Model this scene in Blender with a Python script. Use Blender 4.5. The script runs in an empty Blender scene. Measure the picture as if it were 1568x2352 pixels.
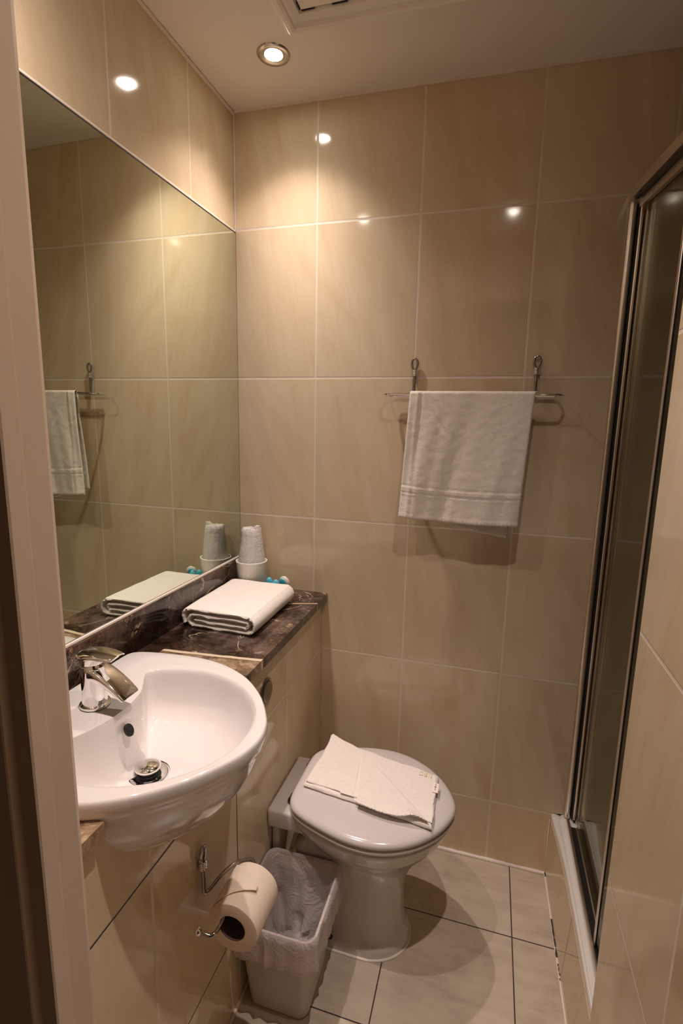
import bpy, bmesh, math, random
from mathutils import Vector, Matrix, noise as mnoise
from mathutils.geometry import tessellate_polygon
random.seed(7)
C = bpy.context.scene.collection
sc = bpy.context.scene
PI = math.pi

# ------------------------------------------------------------------ camera, world, exposure
cam_d = bpy.data.cameras.new('camera'); cam = bpy.data.objects.new('camera', cam_d); C.objects.link(cam)
Rm = ((0.95968189, -0.27299652, -0.06695948), (0.2804496, 0.94598737, 0.16265276), (0.01893919, -0.17487367, 0.98440871))
m = Matrix.Identity(4)
for i in range(3):
    m[i][0] = Rm[i][0]; m[i][1] = Rm[i][2]; m[i][2] = -Rm[i][1]
m[0][3], m[1][3], m[2][3] = 0.79605849, -1.53156715, 1.40504017
cam.matrix_world = m
cam_d.sensor_fit = 'VERTICAL'; cam_d.sensor_height = 36.0; cam_d.sensor_width = 24.0
cam_d.lens = 1171.3024 * 36.0 / 2352.0
cam_d.clip_start = 0.01
sc.camera = cam

sc.view_settings.view_transform = 'Standard'; sc.view_settings.look = 'None'
sc.view_settings.exposure = 0.0; sc.view_settings.gamma = 1.0; sc.view_settings.use_curve_mapping = False
cy = sc.cycles
cy.use_denoising = True
cy.max_bounces = 14; cy.diffuse_bounces = 7; cy.glossy_bounces = 8; cy.transmission_bounces = 8; cy.transparent_max_bounces = 12
cy.caustics_reflective = False; cy.caustics_refractive = False
cy.sample_clamp_indirect = 4.0; cy.blur_glossy = 0.3

w = bpy.data.worlds.new('world'); sc.world = w; w.use_nodes = True
w.node_tree.nodes['Background'].inputs[0].default_value = (1.0, 0.8, 0.62, 1)
w.node_tree.nodes['Background'].inputs[1].default_value = 0.02

LAMP_POWER = (17.5, 14.3, 20.5)          # ceiling spots, watts
LAMP_COLOR = (1.0, 0.835, 0.755)
LAMPS = ((0.212, -0.195), (0.18, -0.87), (0.82, -0.91))
CEIL = 2.287

# ------------------------------------------------------------------ node helpers
def new_mat(name):
    mt = bpy.data.materials.new(name); mt.use_nodes = True
    nt = mt.node_tree; nt.nodes.clear()
    out = nt.nodes.new('ShaderNodeOutputMaterial')
    b = nt.nodes.new('ShaderNodeBsdfPrincipled')
    nt.links.new(b.outputs[0], out.inputs[0])
    return mt, nt, b, out
class G:
    """tiny node graph builder"""
    def __init__(s, nt): s.nt = nt
    def L(s, a, b): s.nt.links.new(a, b)
    def put(s, sock, v):
        if hasattr(v, 'is_output') or isinstance(v, bpy.types.NodeSocket): s.nt.links.new(v, sock)
        elif v is not None: sock.default_value = v
    def m(s, op, a, b=None, c=None, clamp=False):
        n = s.nt.nodes.new('ShaderNodeMath'); n.operation = op; n.use_clamp = clamp
        s.put(n.inputs[0], a); s.put(n.inputs[1], b); s.put(n.inputs[2], c)
        return n.outputs[0]
    def pos(s):
        g = s.nt.nodes.new('ShaderNodeNewGeometry'); x = s.nt.nodes.new('ShaderNodeSeparateXYZ')
        s.L(g.outputs['Position'], x.inputs[0]); return g.outputs['Position'], x.outputs
    def obj(s):
        g = s.nt.nodes.new('ShaderNodeTexCoord'); return g.outputs['Object']
    def mapping(s, v, scale=(1, 1, 1), rot=(0, 0, 0), loc=(0, 0, 0)):
        n = s.nt.nodes.new('ShaderNodeMapping'); s.L(v, n.inputs[0])
        n.inputs['Scale'].default_value = scale; n.inputs['Rotation'].default_value = rot; n.inputs['Location'].default_value = loc
        return n.outputs[0]
    def noise(s, v, scale, detail=4, rough=.55, dist=0.0):
        n = s.nt.nodes.new('ShaderNodeTexNoise'); s.L(v, n.inputs['Vector'])
        n.inputs['Scale'].default_value = scale; n.inputs['Detail'].default_value = detail
        n.inputs['Roughness'].default_value = rough; n.inputs['Distortion'].default_value = dist
        return n.outputs[0]
    def ramp(s, f, stops, interp='LINEAR'):
        n = s.nt.nodes.new('ShaderNodeValToRGB'); n.color_ramp.interpolation = interp
        e = n.color_ramp.elements
        while len(e) < len(stops): e.new(0.5)
        for k, (p, c) in enumerate(stops):
            e[k].position = p; e[k].color = (c, c, c, 1) if isinstance(c, (int, float)) else (*c, 1)
        s.L(f, n.inputs[0]); return n.outputs[0]
    def mix(s, f, a, b, mode='MIX'):
        n = s.nt.nodes.new('ShaderNodeMix'); n.data_type = 'RGBA'; n.blend_type = mode
        s.put(n.inputs[0], f)
        for sock, v in ((n.inputs[6], a), (n.inputs[7], b)):
            if isinstance(v, tuple): sock.default_value = (*v, 1) if len(v) == 3 else v
            else: s.L(v, sock)
        return n.outputs[2]
    def bump(s, h, strength, dist, nrm=None):
        n = s.nt.nodes.new('ShaderNodeBump'); s.L(h, n.inputs['Height'])
        n.inputs['Strength'].default_value = strength; n.inputs['Distance'].default_value = dist
        if nrm is not None: s.L(nrm, n.inputs['Normal'])
        return n.outputs[0]
    def comb(s, a, b, c=0.0):
        n = s.nt.nodes.new('ShaderNodeCombineXYZ'); s.put(n.inputs[0], a); s.put(n.inputs[1], b); s.put(n.inputs[2], c)
        return n.outputs[0]

def line_mask(g, u, u0, w, half):
    """1 on joints at u0 + k w"""
    t = g.m('DIVIDE', g.m('SUBTRACT', u, u0), w)
    f = g.m('ABSOLUTE', g.m('SUBTRACT', g.m('FRACT', g.m('ADD', t, 0.5)), 0.5))
    d = g.m('MULTIPLY', f, w)
    return g.m('SUBTRACT', 1.0, g.m('DIVIDE', g.m('SUBTRACT', d, half * .75), half * .5, clamp=True), clamp=True), g.m('FLOOR', t)

TILE = (0.655, 0.54, 0.375)
def wall_tile(name, ax, u0, uw, z0=1.5352, zh=0.44, dark=(), rough=0.085, grout=(.80, .71, .59)):
    mt, nt, b, out = new_mat(name); g = G(nt)
    P, xyz = g.pos(); u = xyz[ax]; z = xyz[2]
    mu, iu = line_mask(g, u, u0, uw, .0029); mz, iz = line_mask(g, z, z0, zh, .0029)
    mask = g.m('MAXIMUM', mu, mz)
    wn = nt.nodes.new('ShaderNodeTexWhiteNoise'); wn.noise_dimensions = '3D'; g.L(g.comb(iu, iz, 3.1 + ax), wn.inputs[0])
    rnd = wn.outputs[0]
    off = g.m('MULTIPLY', rnd, 37.0)
    # streaks: almost vertical, leaning, different on every tile
    uu = g.m('ADD', u, g.m('MULTIPLY', z, 0.18))
    v1 = g.comb(g.m('MULTIPLY', uu, 16.0), g.m('MULTIPLY', z, 1.5), off)
    n1 = g.noise(v1, 1.0, 6, .6, .6)
    v2 = g.comb(g.m('MULTIPLY', g.m('ADD', u, g.m('MULTIPLY', z, .55)), 7.0), g.m('MULTIPLY', z, 3.0), off)
    n2 = g.noise(v2, 1.0, 3, .5, 1.2)
    n3 = g.noise(g.comb(g.m('MULTIPLY', uu, 160.0), g.m('MULTIPLY', z, 7.0), off), 1.0, 3, .6, 0)
    k = g.m('ADD', g.m('ADD', g.m('MULTIPLY', n1, .50), g.m('MULTIPLY', n2, .34)), g.m('MULTIPLY', n3, .16))
    col = g.ramp(k, [(.36, tuple(c * s for c, s in zip(TILE, (.93, .885, .83)))), (.50, TILE), (.64, tuple(c * s for c, s in zip(TILE, (1.07, 1.10, 1.16))))])
    vein = g.m('SUBTRACT', 1.0, g.m('DIVIDE', g.m('ABSOLUTE', g.m('SUBTRACT', n2, .5)), .012, clamp=True), clamp=True)
    col = g.mix(g.m('MULTIPLY', vein, .16), col, (.72, .60, .46))
    tone = g.m('ADD', .975, g.m('MULTIPLY', rnd, .05))
    col = g.mix(1.0, col, g.comb(tone, tone, tone), 'MULTIPLY')
    gn = g.noise(P, 30, 3)
    gcol = g.mix(g.m('MULTIPLY', gn, .6), grout, tuple(c * .7 for c in grout))
    col = g.mix(mask, col, gcol)
    for (kind, at, lo, hi) in dark:            # cracked open dark joints: kind 'z' horizontal at height, 'u' vertical
        a, t = (z, u) if kind == 'z' else (u, z)
        wob = g.m('MULTIPLY', g.m('SUBTRACT', g.noise(P, 14, 2), .5), .0018)
        d = g.m('ABSOLUTE', g.m('ADD', g.m('SUBTRACT', a, at), wob))
        mk = g.m('LESS_THAN', d, .0019)
        inr = g.m('MULTIPLY', g.m('GREATER_THAN', t, lo), g.m('LESS_THAN', t, hi))
        col = g.mix(g.m('MULTIPLY', mk, inr), col, (.012, .008, .006))
    g.L(col, b.inputs['Base Color'])
    rr = g.m('ADD', rough, g.m('MULTIPLY', mask, .4)); g.L(rr, b.inputs['Roughness'])
    b.inputs['IOR'].default_value = 1.52
    wavy = g.m('MULTIPLY', g.noise(P, 5.0, 2), .35)
    h = g.m('SUBTRACT', wavy, g.m('MULTIPLY', mask, 1.0))
    g.L(g.bump(h, .35, .0012), b.inputs['Normal'])
    return mt

def simple(name, col, rough=.5, metal=0.0, spec=None, bump=None, coat=0.0, ior=None, var=0.0, varscale=8, sub=0.0):
    mt, nt, b, out = new_mat(name); g = G(nt)
    b.inputs['Base Color'].default_value = (*col, 1)
    b.inputs['Roughness'].default_value = rough; b.inputs['Metallic'].default_value = metal
    if ior: b.inputs['IOR'].default_value = ior
    if coat: b.inputs['Coat Weight'].default_value = coat; b.inputs['Coat Roughness'].default_value = .05
    if sub:
        b.inputs['Subsurface Weight'].default_value = sub; b.inputs['Subsurface Radius'].default_value = (.01, .008, .006)
        b.inputs['Subsurface Scale'].default_value = .4
    P, _ = g.pos()
    if var:
        n = g.noise(P, varscale, 4)
        g.L(g.ramp(n, [(.3, tuple(c * (1 - var) for c in col)), (.7, tuple(min(1, c * (1 + var)) for c in col))]), b.inputs['Base Color'])
    if bump:
        n = g.noise(P, bump[0], 4, .6); g.L(g.bump(n, bump[1], bump[2]), b.inputs['Normal'])
    return mt

M = {}
M['tile_back'] = wall_tile('tile_back', 0, .2628, .3033)
M['tile_left'] = wall_tile('tile_left', 1, -.2403, .2978)
M['tile_box'] = wall_tile('tile_box', 1, -.3065, .3005, z0=1.5352, dark=(('z', .6552, -1.3, -.61), ('z', .2152, -1.3, -.66), ('u', -.607, .2152, .6552)))
M['tile_nib'] = wall_tile('tile_nib', 1, -.956, .303)
M['tile_nibend'] = wall_tile('tile_nibend', 0, 1.12, .303)
M['tile_riser'] = wall_tile('tile_riser', 1, -.33, .60, z0=.2152 + .2, zh=.44, grout=(.5, .42, .33))
M['porcelain'] = simple('porcelain', (.73, .70, .68), .06, coat=.6)
M['porcelain_wc'] = simple('porcelain_wc', (.62, .585, .565), .08, coat=.5)
M['seat_plastic'] = simple('seat_plastic', (.60, .565, .545), .16, coat=.3)
M['chrome'] = simple('chrome', (.86, .85, .84), .05, 1.0)
M['chrome_soft'] = simple('chrome_soft', (.62, .58, .54), .20, 1.0)
M['shower_chrome'] = simple('shower_chrome', (.80, .73, .64), .33, 1.0)
M['black_rubber'] = simple('black_rubber', (.012, .010, .010), .45)
M['bronze_steel'] = simple('bronze_steel', (.42, .38, .35), .14, 1.0)
M['white_seal'] = simple('white_seal', (.80, .74, .66), .45, bump=(60, .2, .001))
M['cream_seal'] = simple('cream_seal', (.70, .60, .46), .5, bump=(60, .3, .001), var=.2, varscale=20)
M['ceiling'] = simple('ceiling', (.86, .83, .77), .55, bump=(90, .05, .001))
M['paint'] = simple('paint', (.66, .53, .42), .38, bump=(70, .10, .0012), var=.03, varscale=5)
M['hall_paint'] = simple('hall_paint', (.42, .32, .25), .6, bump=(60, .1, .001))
M['hall_wood'] = simple('hall_wood', (.10, .055, .035), .45)
M['tray'] = simple('tray', (.80, .765, .71), .14, coat=.3)
M['bin_plastic'] = simple('bin_plastic', (.50, .445, .395), .42, bump=(300, .05, .0005))
M['crack'] = simple('crack', (.30, .22, .16), .8)
M['mould'] = simple('mould', (.02, .015, .012), .8)

def towel_mat(name, col, scale=380, strength=.55, stripes=None):
    mt, nt, b, out = new_mat(name); g = G(nt)
    P, _ = g.pos()
    n = g.noise(P, scale, 3, .7); n2 = g.noise(P, scale * .22, 3, .6)
    k = g.m('ADD', g.m('MULTIPLY', n, .6), g.m('MULTIPLY', n2, .4))
    g.L(g.ramp(k, [(.25, tuple(c * .86 for c in col)), (.6, col), (.8, tuple(min(1, c * 1.05) for c in col))]), b.inputs['Base Color'])
    b.inputs['Roughness'].default_value = .95
    b.inputs['Sheen Weight'].default_value = .25; b.inputs['Sheen Roughness'].default_value = .5
    g.L(g.bump(k, strength, .0022), b.inputs['Normal'])
    return mt
M['towel'] = towel_mat('towel', (.86, .82, .765))
M['towel_rail_cloth'] = towel_mat('towel_rail_cloth', (.84, .78, .70), 330, .7)
M['towel_flat'] = towel_mat('towel_flat', (.87, .82, .765), 420, .3)

def marble():
    mt, nt, b, out = new_mat('brown_marble'); g = G(nt)
    P, xyz = g.pos()
    w1 = g.noise(P, 5.5, 6, .62, 1.3); w2 = g.noise(g.mapping(P, (1, 1, 1), (0, 0, .6), (3, 1, 2)), 16, 6, .65, .8)
    k = g.m('ADD', g.m('MULTIPLY', w1, .6), g.m('MULTIPLY', w2, .4))
    base = g.ramp(k, [(.37, (.009, .0045, .003)), (.455, (.026, .014, .010)), (.52, (.070, .048, .040)), (.60, (.105, .076, .062)), (.72, (.12, .072, .042))])
    # rusty speckle network
    n3 = g.noise(P, 34, 8, .70, 1.8)
    net = g.m('SUBTRACT', 1.0, g.m('DIVIDE', g.m('ABSOLUTE', g.m('SUBTRACT', n3, .5)), .03, clamp=True), clamp=True)
    gate = g.ramp(g.noise(P, 6.0, 3, .5), [(.42, 0.0), (.62, 1.0)])
    base = g.mix(g.m('MULTIPLY', g.m('MULTIPLY', net, gate), .75), base, (.22, .115, .052))
    # few bright veins
    n4 = g.noise(g.mapping(P, (1, 1.0, 1), (.2, .1, .5), (1.37, .4, .9)), 4.2, 5, .55, 1.1)
    v = g.m('SUBTRACT', 1.0, g.m('DIVIDE', g.m('ABSOLUTE', g.m('SUBTRACT', n4, .52)), .011, clamp=True), clamp=True)
    gate2 = g.ramp(g.noise(P, 7.5, 3, .6), [(.50, 0.0), (.60, 1.0)])
    base = g.mix(g.m('MULTIPLY', v, gate2), base, (.60, .47, .34))
    n5 = g.noise(g.mapping(P, (1, 1, 1), (.5, .8, .2), (7, 2, 5)), 11, 6, .6, 1.8)
    v5 = g.m('SUBTRACT', 1.0, g.m('DIVIDE', g.m('ABSOLUTE', g.m('SUBTRACT', n5, .50)), .012, clamp=True), clamp=True)
    base = g.mix(g.m('MULTIPLY', g.m('MULTIPLY', v5, g.ramp(g.noise(P, 9, 2), [(.52, 0.), (.66, 1.)])), .8), base, (.52, .36, .24))
    # the pale band of stone running out from under the basin to the front edge, and one thin vein near the wall
    def band(x0, y0, slope, half, ylo, col, base, amt=1.0):
        ctr = g.m('ADD', y0, g.m('MULTIPLY', g.m('SUBTRACT', xyz[0], x0), slope))
        wob = g.m('MULTIPLY', g.m('SUBTRACT', g.noise(P, 22, 4), .5), half * 1.6)
        d = g.m('ABSOLUTE', g.m('ADD', g.m('SUBTRACT', xyz[1], ctr), wob))
        mk = g.m('SUBTRACT', 1.0, g.m('DIVIDE', g.m('SUBTRACT', d, half * .6), half * .5, clamp=True), clamp=True)
        inx = g.m('GREATER_THAN', xyz[0], ylo)
        return g.mix(g.m('MULTIPLY', g.m('MULTIPLY', mk, inx), amt), base, col)
    tan = g.ramp(g.noise(P, 34, 6, .7, 1.), [(.35, (.22, .13, .075)), (.5, (.40, .27, .16)), (.62, (.60, .47, .33))])
    base = band(.25, -.548, .10, .036, .06, tan, base, .62)
    base = band(.25, -.512, .10, .006, .06, (.66, .54, .40), base)
    base = band(.27, -.118, .35, .0035, .20, (.62, .50, .36), base)
    tanB = g.m('LESS_THAN', xyz[1], -1.0)
    base = g.mix(g.m('MULTIPLY', tanB, .8), base, tan)
    g.L(base, b.inputs['Base Color']); b.inputs['Roughness'].default_value = .13
    g.L(g.bump(n3, .06, .001), b.inputs['Normal'])
    return mt
M['marble'] = marble()

def floor_mat():
    mt, nt, b, out = new_mat('floor_tile'); g = G(nt)
    P, xyz = g.pos()
    mu, iu = line_mask(g, xyz[0], .9427, .333, .0016); mv, iv = line_mask(g, xyz[1], -.248, .325, .0016)
    mask = g.m('MAXIMUM', mu, mv)
    n = g.noise(P, 6, 6, .6, .6); n2 = g.noise(g.mapping(P, (1.2, 6, 1), (0, 0, .5)), 5, 4, .6, .5)
    k = g.m('ADD', g.m('MULTIPLY', n, .6), g.m('MULTIPLY', n2, .4))
    col = g.ramp(k, [(.36, (.42, .355, .28)), (.52, (.525, .45, .36)), (.68, (.60, .525, .43))])
    col = g.mix(mask, col, (.035, .022, .017))
    g.L(col, b.inputs['Base Color']); g.L(g.m('ADD', .27, g.m('MULTIPLY', mask, .4)), b.inputs['Roughness'])
    g.L(g.bump(g.m('SUBTRACT', g.m('MULTIPLY', n, .4), mask), .3, .001), b.inputs['Normal'])
    return mt
M['floor'] = floor_mat()

def mirror_mat():
    mt, nt, b, out = new_mat('mirror_glass')
    b.inputs['Base Color'].default_value = (.72, .765, .66, 1); b.inputs['Metallic'].default_value = 1; b.inputs['Roughness'].default_value = 0.0
    return mt
M['mirror'] = mirror_mat()

def glass_mat():
    mt = bpy.data.materials.new('shower_glass'); mt.use_nodes = True; nt = mt.node_tree; nt.nodes.clear()
    out = nt.nodes.new('ShaderNodeOutputMaterial'); tr = nt.nodes.new('ShaderNodeBsdfTransparent'); gl = nt.nodes.new('ShaderNodeBsdfGlossy')
    fr = nt.nodes.new('ShaderNodeFresnel'); fr.inputs[0].default_value = 1.45; mx = nt.nodes.new('ShaderNodeMixShader')
    tr.inputs[0].default_value = (.80, .80, .75, 1); gl.inputs['Roughness'].default_value = .005
    gl.inputs[0].default_value = (.9, .9, .85, 1)
    ml = nt.nodes.new('ShaderNodeMath'); ml.operation = 'MULTIPLY'; ml.inputs[1].default_value = .8
    nt.links.new(fr.outputs[0], ml.inputs[0]); nt.links.new(ml.outputs[0], mx.inputs[0])
    nt.links.new(tr.outputs[0], mx.inputs[1]); nt.links.new(gl.outputs[0], mx.inputs[2]); nt.links.new(mx.outputs[0], out.inputs[0])
    return mt
M['glass'] = glass_mat()

def film_mat(name, col, tr_amt, transl, rough=.3):
    """thin plastic: diffuse + light passing through + some clear"""
    mt = bpy.data.materials.new(name); mt.use_nodes = True; nt = mt.node_tree; nt.nodes.clear(); g = G(nt)
    out = nt.nodes.new('ShaderNodeOutputMaterial'); pr = nt.nodes.new('ShaderNodeBsdfPrincipled'); pr.inputs['Base Color'].default_value = (*col, 1)
    pr.inputs['Roughness'].default_value = rough
    tl = nt.nodes.new('ShaderNodeBsdfTranslucent'); tl.inputs[0].default_value = (*col, 1)
    tp = nt.nodes.new('ShaderNodeBsdfTransparent'); tp.inputs[0].default_value = (.95, .95, .95, 1)
    m1 = nt.nodes.new('ShaderNodeMixShader'); m1.inputs[0].default_value = transl
    m2 = nt.nodes.new('ShaderNodeMixShader'); m2.inputs[0].default_value = tr_amt
    P, _ = g.pos(); n = g.noise(P, 16, 5, .6, 2.0); n = g.m('ABSOLUTE', g.m('SUBTRACT', n, .5)); bp = g.bump(n, .9, .010)
    nt.links.new(bp, pr.inputs['Normal'])
    nt.links.new(pr.outputs[0], m1.inputs[1]); nt.links.new(tl.outputs[0], m1.inputs[2])
    nt.links.new(m1.outputs[0], m2.inputs[1]); nt.links.new(tp.outputs[0], m2.inputs[2]); nt.links.new(m2.outputs[0], out.inputs[0])
    return mt
M['liner'] = film_mat('liner', (.82, .75, .75), .20, .35, .22)
M['cup_wrap'] = film_mat('cup_wrap', (.93, .91, .89), .25, .40, .10)
M['cup'] = simple('cup', (.86, .83, .77), .42, sub=.2)
M['cup_clear'] = film_mat('cup_clear', (.93, .91, .89), .05, .40, .2)
M['paper'] = simple('paper', (.84, .72, .60), .9, bump=(220, .25, .0012))
M['paper_end'] = simple('paper_end', (.70, .58, .46), .95, bump=(400, .3, .001))
M['cardboard'] = simple('cardboard', (.10, .06, .045), .9)
M['blue_wrap'] = simple('blue_wrap', (.10, .55, .72), .22, coat=.4)
M['clear_wrap'] = simple('clear_wrap', (.82, .80, .74), .15, coat=.5)
M['cream_soap'] = simple('cream_soap', (.86, .70, .48), .3, sub=.3)
M['tag'] = simple('tag', (.90, .82, .76), .7)
M['tag_ink'] = simple('tag_ink', (.28, .07, .03), .7)
M['print_ink'] = simple('print_ink', (.72, .62, .42), .9)
M['grey_ink'] = simple('grey_ink', (.16, .13, .11), .6)
M['button_steel'] = simple('button_steel', (.30, .26, .22), .35, 1.0)

def emit(name, col, st):
    mt = bpy.data.materials.new(name); mt.use_nodes = True; nt = mt.node_tree; nt.nodes.clear()
    out = nt.nodes.new('ShaderNodeOutputMaterial'); e = nt.nodes.new('ShaderNodeEmission')
    e.inputs[0].default_value = (*col, 1); e.inputs[1].default_value = st; nt.links.new(e.outputs[0], out.inputs[0]); return mt
M['lamp_face'] = emit('lamp_face', (1.0, .88, .74), 60.0)

# ------------------------------------------------------------------ mesh helpers
def finish(name, bm, mat, parent=None, smooth=False, angle=40):
    bmesh.ops.recalc_face_normals(bm, faces=bm.faces)
    me = bpy.data.meshes.new(name); bm.to_mesh(me); bm.free()
    o = bpy.data.objects.new(name, me); C.objects.link(o)
    me.materials.append(M[mat] if isinstance(mat, str) else mat)
    if smooth:
        for p in me.polygons: p.use_smooth = True
        me.set_sharp_from_angle(angle=math.radians(angle))
    if parent is not None:
        o.parent = parent; o.matrix_parent_inverse = Matrix.Translation(-parent.location)
    return o
def thing(name, label, cat, loc, group=None):
    o = bpy.data.objects.new(name, None); C.objects.link(o); o.location = loc; o.empty_display_size = .05
    o['label'] = label; o['category'] = cat
    if group: o['group'] = group
    return o
def tag(o, label, cat, group=None):
    o['label'] = label; o['category'] = cat
    if group: o['group'] = group
    return o
def struct(o):
    o['kind'] = 'structure'; return o
def box(bm, x0, x1, y0, y1, z0, z1, bev=0.0, seg=2):
    r = bmesh.ops.create_cube(bm, size=1.0); vs = r['verts']
    for v in vs:
        v.co.x = x0 + (v.co.x + .5) * (x1 - x0); v.co.y = y0 + (v.co.y + .5) * (y1 - y0); v.co.z = z0 + (v.co.z + .5) * (z1 - z0)
    if bev:
        es = list({e for v in vs for e in v.link_edges})
        bmesh.ops.bevel(bm, geom=es, offset=bev, segments=seg, affect='EDGES', profile=.5)
    return vs
def boxo(name, mat, d, parent=None, bev=0.0, seg=2):
    bm = bmesh.new(); box(bm, *d, bev, seg); return finish(name, bm, mat, parent, smooth=bev > 0)
def loft(bm, loops, cap0=True, cap1=True, closed=True):
    rows = [[bm.verts.new(p) for p in lp] for lp in loops]
    n = len(rows[0])
    for a, b in zip(rows[:-1], rows[1:]):
        for i in range(n if closed else n - 1):
            j = (i + 1) % n
            bm.faces.new((a[i], a[j], b[j], b[i]))
    if cap0: bm.faces.new(rows[0])
    if cap1: bm.faces.new(rows[-1])
    return rows
def lathe(bm, prof, c, n=48, axis='z', cap0=False, cap1=False):
    loops = []
    for r, h in prof:
        lp = []
        for k in range(n):
            a = 2 * PI * k / n
            if axis == 'z': lp.append((c[0] + r * math.cos(a), c[1] + r * math.sin(a), c[2] + h))
            elif axis == 'y': lp.append((c[0] + r * math.cos(a), c[1] + h, c[2] + r * math.sin(a)))
            else: lp.append((c[0] + h, c[1] + r * math.cos(a), c[2] + r * math.sin(a)))
        loops.append(lp)
    return loft(bm, loops, cap0, cap1)
def catmull(pts, n, closed=False):
    P = [Vector(p) for p in pts]; out = []; N = len(P)
    segs = N if closed else N - 1
    for i in range(segs):
        p1, p2 = P[i % N], P[(i + 1) % N]
        p0 = P[(i - 1) % N] if closed or i > 0 else p1 * 2 - p2
        p3 = P[(i + 2) % N] if closed or i + 2 < N else p2 * 2 - p1
        for k in range(n):
            t = k / n
            out.append(.5 * ((2 * p1) + (-p0 + p2) * t + (2 * p0 - 5 * p1 + 4 * p2 - p3) * t * t + (-p0 + 3 * p1 - 3 * p2 + p3) * t ** 3))
    if not closed: out.append(P[-1])
    return out
def tube(bm, pts, r, n=12, closed=False, caps=True):
    """round bar along a polyline; r number or list"""
    P = [Vector(p) for p in pts]; N = len(P); loops = []
    up = None
    for i in range(N):
        a = P[(i - 1) % N] if closed or i > 0 else P[i]; b = P[(i + 1) % N] if closed or i < N - 1 else P[i]
        t = (b - a).normalized()
        if up is None:
            up = Vector((0, 0, 1)) if abs(t.z) < .9 else Vector((0, 1, 0))
        s = t.cross(up).normalized(); up = s.cross(t).normalized()
        rr = r[i] if isinstance(r, (list, tuple)) else r
        loops.append([P[i] + (s * math.cos(2 * PI * k / n) + up * math.sin(2 * PI * k / n)) * rr for k in range(n)])
    if closed: loops.append(loops[0]); return loft(bm, loops, False, False)
    return loft(bm, loops, caps, caps)
def ball(bm, c, r, n=16):
    bmesh.ops.create_uvsphere(bm, u_segments=n * 2, v_segments=n, radius=r, matrix=Matrix.Translation(c))
def nz(x, y, z, s=1.0): return mnoise.noise(Vector((x * s, y * s, z * s)))

# ================================================================== the room
boxo('floor', 'floor', (-.05, 1.95, -2.75, .0, -.08, 0)); struct(bpy.data.objects['floor'])
# ceiling (very slightly higher over the mirror wall, as in the old room)
bm = bmesh.new(); vs = box(bm, -.06, 1.95, -2.75, .05, CEIL, CEIL + .06)
for v in vs:
    if v.co.x < .5 and v.co.z < CEIL + .01: v.co.z += .016
    if v.co.x > 1.5 and v.co.z < CEIL + .01: v.co.z -= .006
struct(finish('ceiling', bm, 'ceiling'))
struct(boxo('wall_back', 'tile_back', (-.06, 1.95, 0, .06, -.05, CEIL + .02)))
struct(boxo('wall_left', 'tile_left', (-.06, -.004, -1.26, 0, -.05, CEIL + .02)))
struct(boxo('wall_right', 'tile_nib', (1.035, 1.95, -1.30, -.69, 0, CEIL)))
struct(boxo('wall_shower_side', 'tile_left', (1.85, 1.95, -.69, 0, 0, CEIL)))
# boxed-in cistern wall under the marble top
bm = bmesh.new()
poly = [(0, 0), (0, .8225), (-.6370, .8225)] + [(-.8225 + .185 * math.cos(PI * k / 16), .8225 - .085 * math.sin(PI * k / 16)) for k in range(0, 17)] + [(-1.20, .8225), (-1.20, 0)]
rws = loft(bm, [[(.270, y, z) for y, z in poly], [(.294, y, z) for y, z in poly]], False, False)
for tri in tessellate_polygon([[Vector((y, z, 0)) for y, z in poly]]):
    for row in rws: bm.faces.new([row[i] for i in tri])
struct(finish('wall_boxing', bm, 'tile_box'))
# wall with the doorway
struct(boxo('wall_front', 'paint', (-.004, .415, -1.2567, -1.205, 0, CEIL)))
struct(boxo('wall_over_door', 'paint', (.415, 1.035, -1.2567, -1.205, 2.03, CEIL)))
# dim passage behind the camera
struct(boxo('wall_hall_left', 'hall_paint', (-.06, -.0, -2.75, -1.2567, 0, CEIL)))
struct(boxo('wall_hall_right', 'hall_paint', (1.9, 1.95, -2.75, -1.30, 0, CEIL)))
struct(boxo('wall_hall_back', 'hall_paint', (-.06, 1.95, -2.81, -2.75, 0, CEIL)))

# white door lining at the left of the view: lining face, stop bead, rebate, architrave
bm = bmesh.new()
prof = [(.4150, -1.198), (.4480, -1.198), (.4555, -1.2012), (.4578, -1.2060), (.4578, -1.2280), (.4588, -1.2292), (.4600, -1.2450), (.4592, -1.2468),
        (.4447, -1.2472), (.4447, -1.2560), (.4435, -1.2570), (.4150, -1.2570)]
loft(bm, [[(x, y, 0.0) for x, y in prof], [(x, y, 2.03) for x, y in prof]])
struct(finish('trim_1', bm, 'paint', smooth=True, angle=25))
# head lining
struct(boxo('trim_2', 'paint', (.4605, 1.034, -1.2567, -1.20, 1.995, 2.029), bev=.002))
# sealant beads / corner joints
struct(boxo('trim_3', 'white_seal', (-.0035, .0015, -.0045, -.0005, 1.975, CEIL + .01), bev=.001))
bm = bmesh.new(); vs = box(bm, .0, 1.849, -.005, -.0005, CEIL - .006, CEIL + .003)
for v in vs:
    v.co.z += .0145 - .0109 * v.co.x
struct(finish('trim_4', bm, 'white_seal'))
bm = bmesh.new(); tube(bm, [(.66 + .39 * k / 24, -.004, .003 + .0012 * nz(k, 0, 0, .9)) for k in range(25)], [.0055 + .0014 * nz(k, 3, 0, .8) for k in range(25)], 8)
struct(finish('trim_5', bm, 'white_seal', smooth=True))
struct(boxo('trim_6', 'cream_seal', (.2945, .2975, -.0035, -.0005, .0, .8225), bev=.001))
bm = bmesh.new(); tube(bm, [(.296, -.46 - .5 * k / 14, .004) for k in range(15)], [.005 + .002 * nz(k, 5, 0, .8) for k in range(15)], 8)
struct(finish('trim_7', bm, 'cream_seal', smooth=True))
boxo('trim_8', 'white_seal', (-.0035, .0, -1.18, -.003, CEIL + .004, CEIL + .012)); struct(bpy.data.objects['trim_8'])

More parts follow.
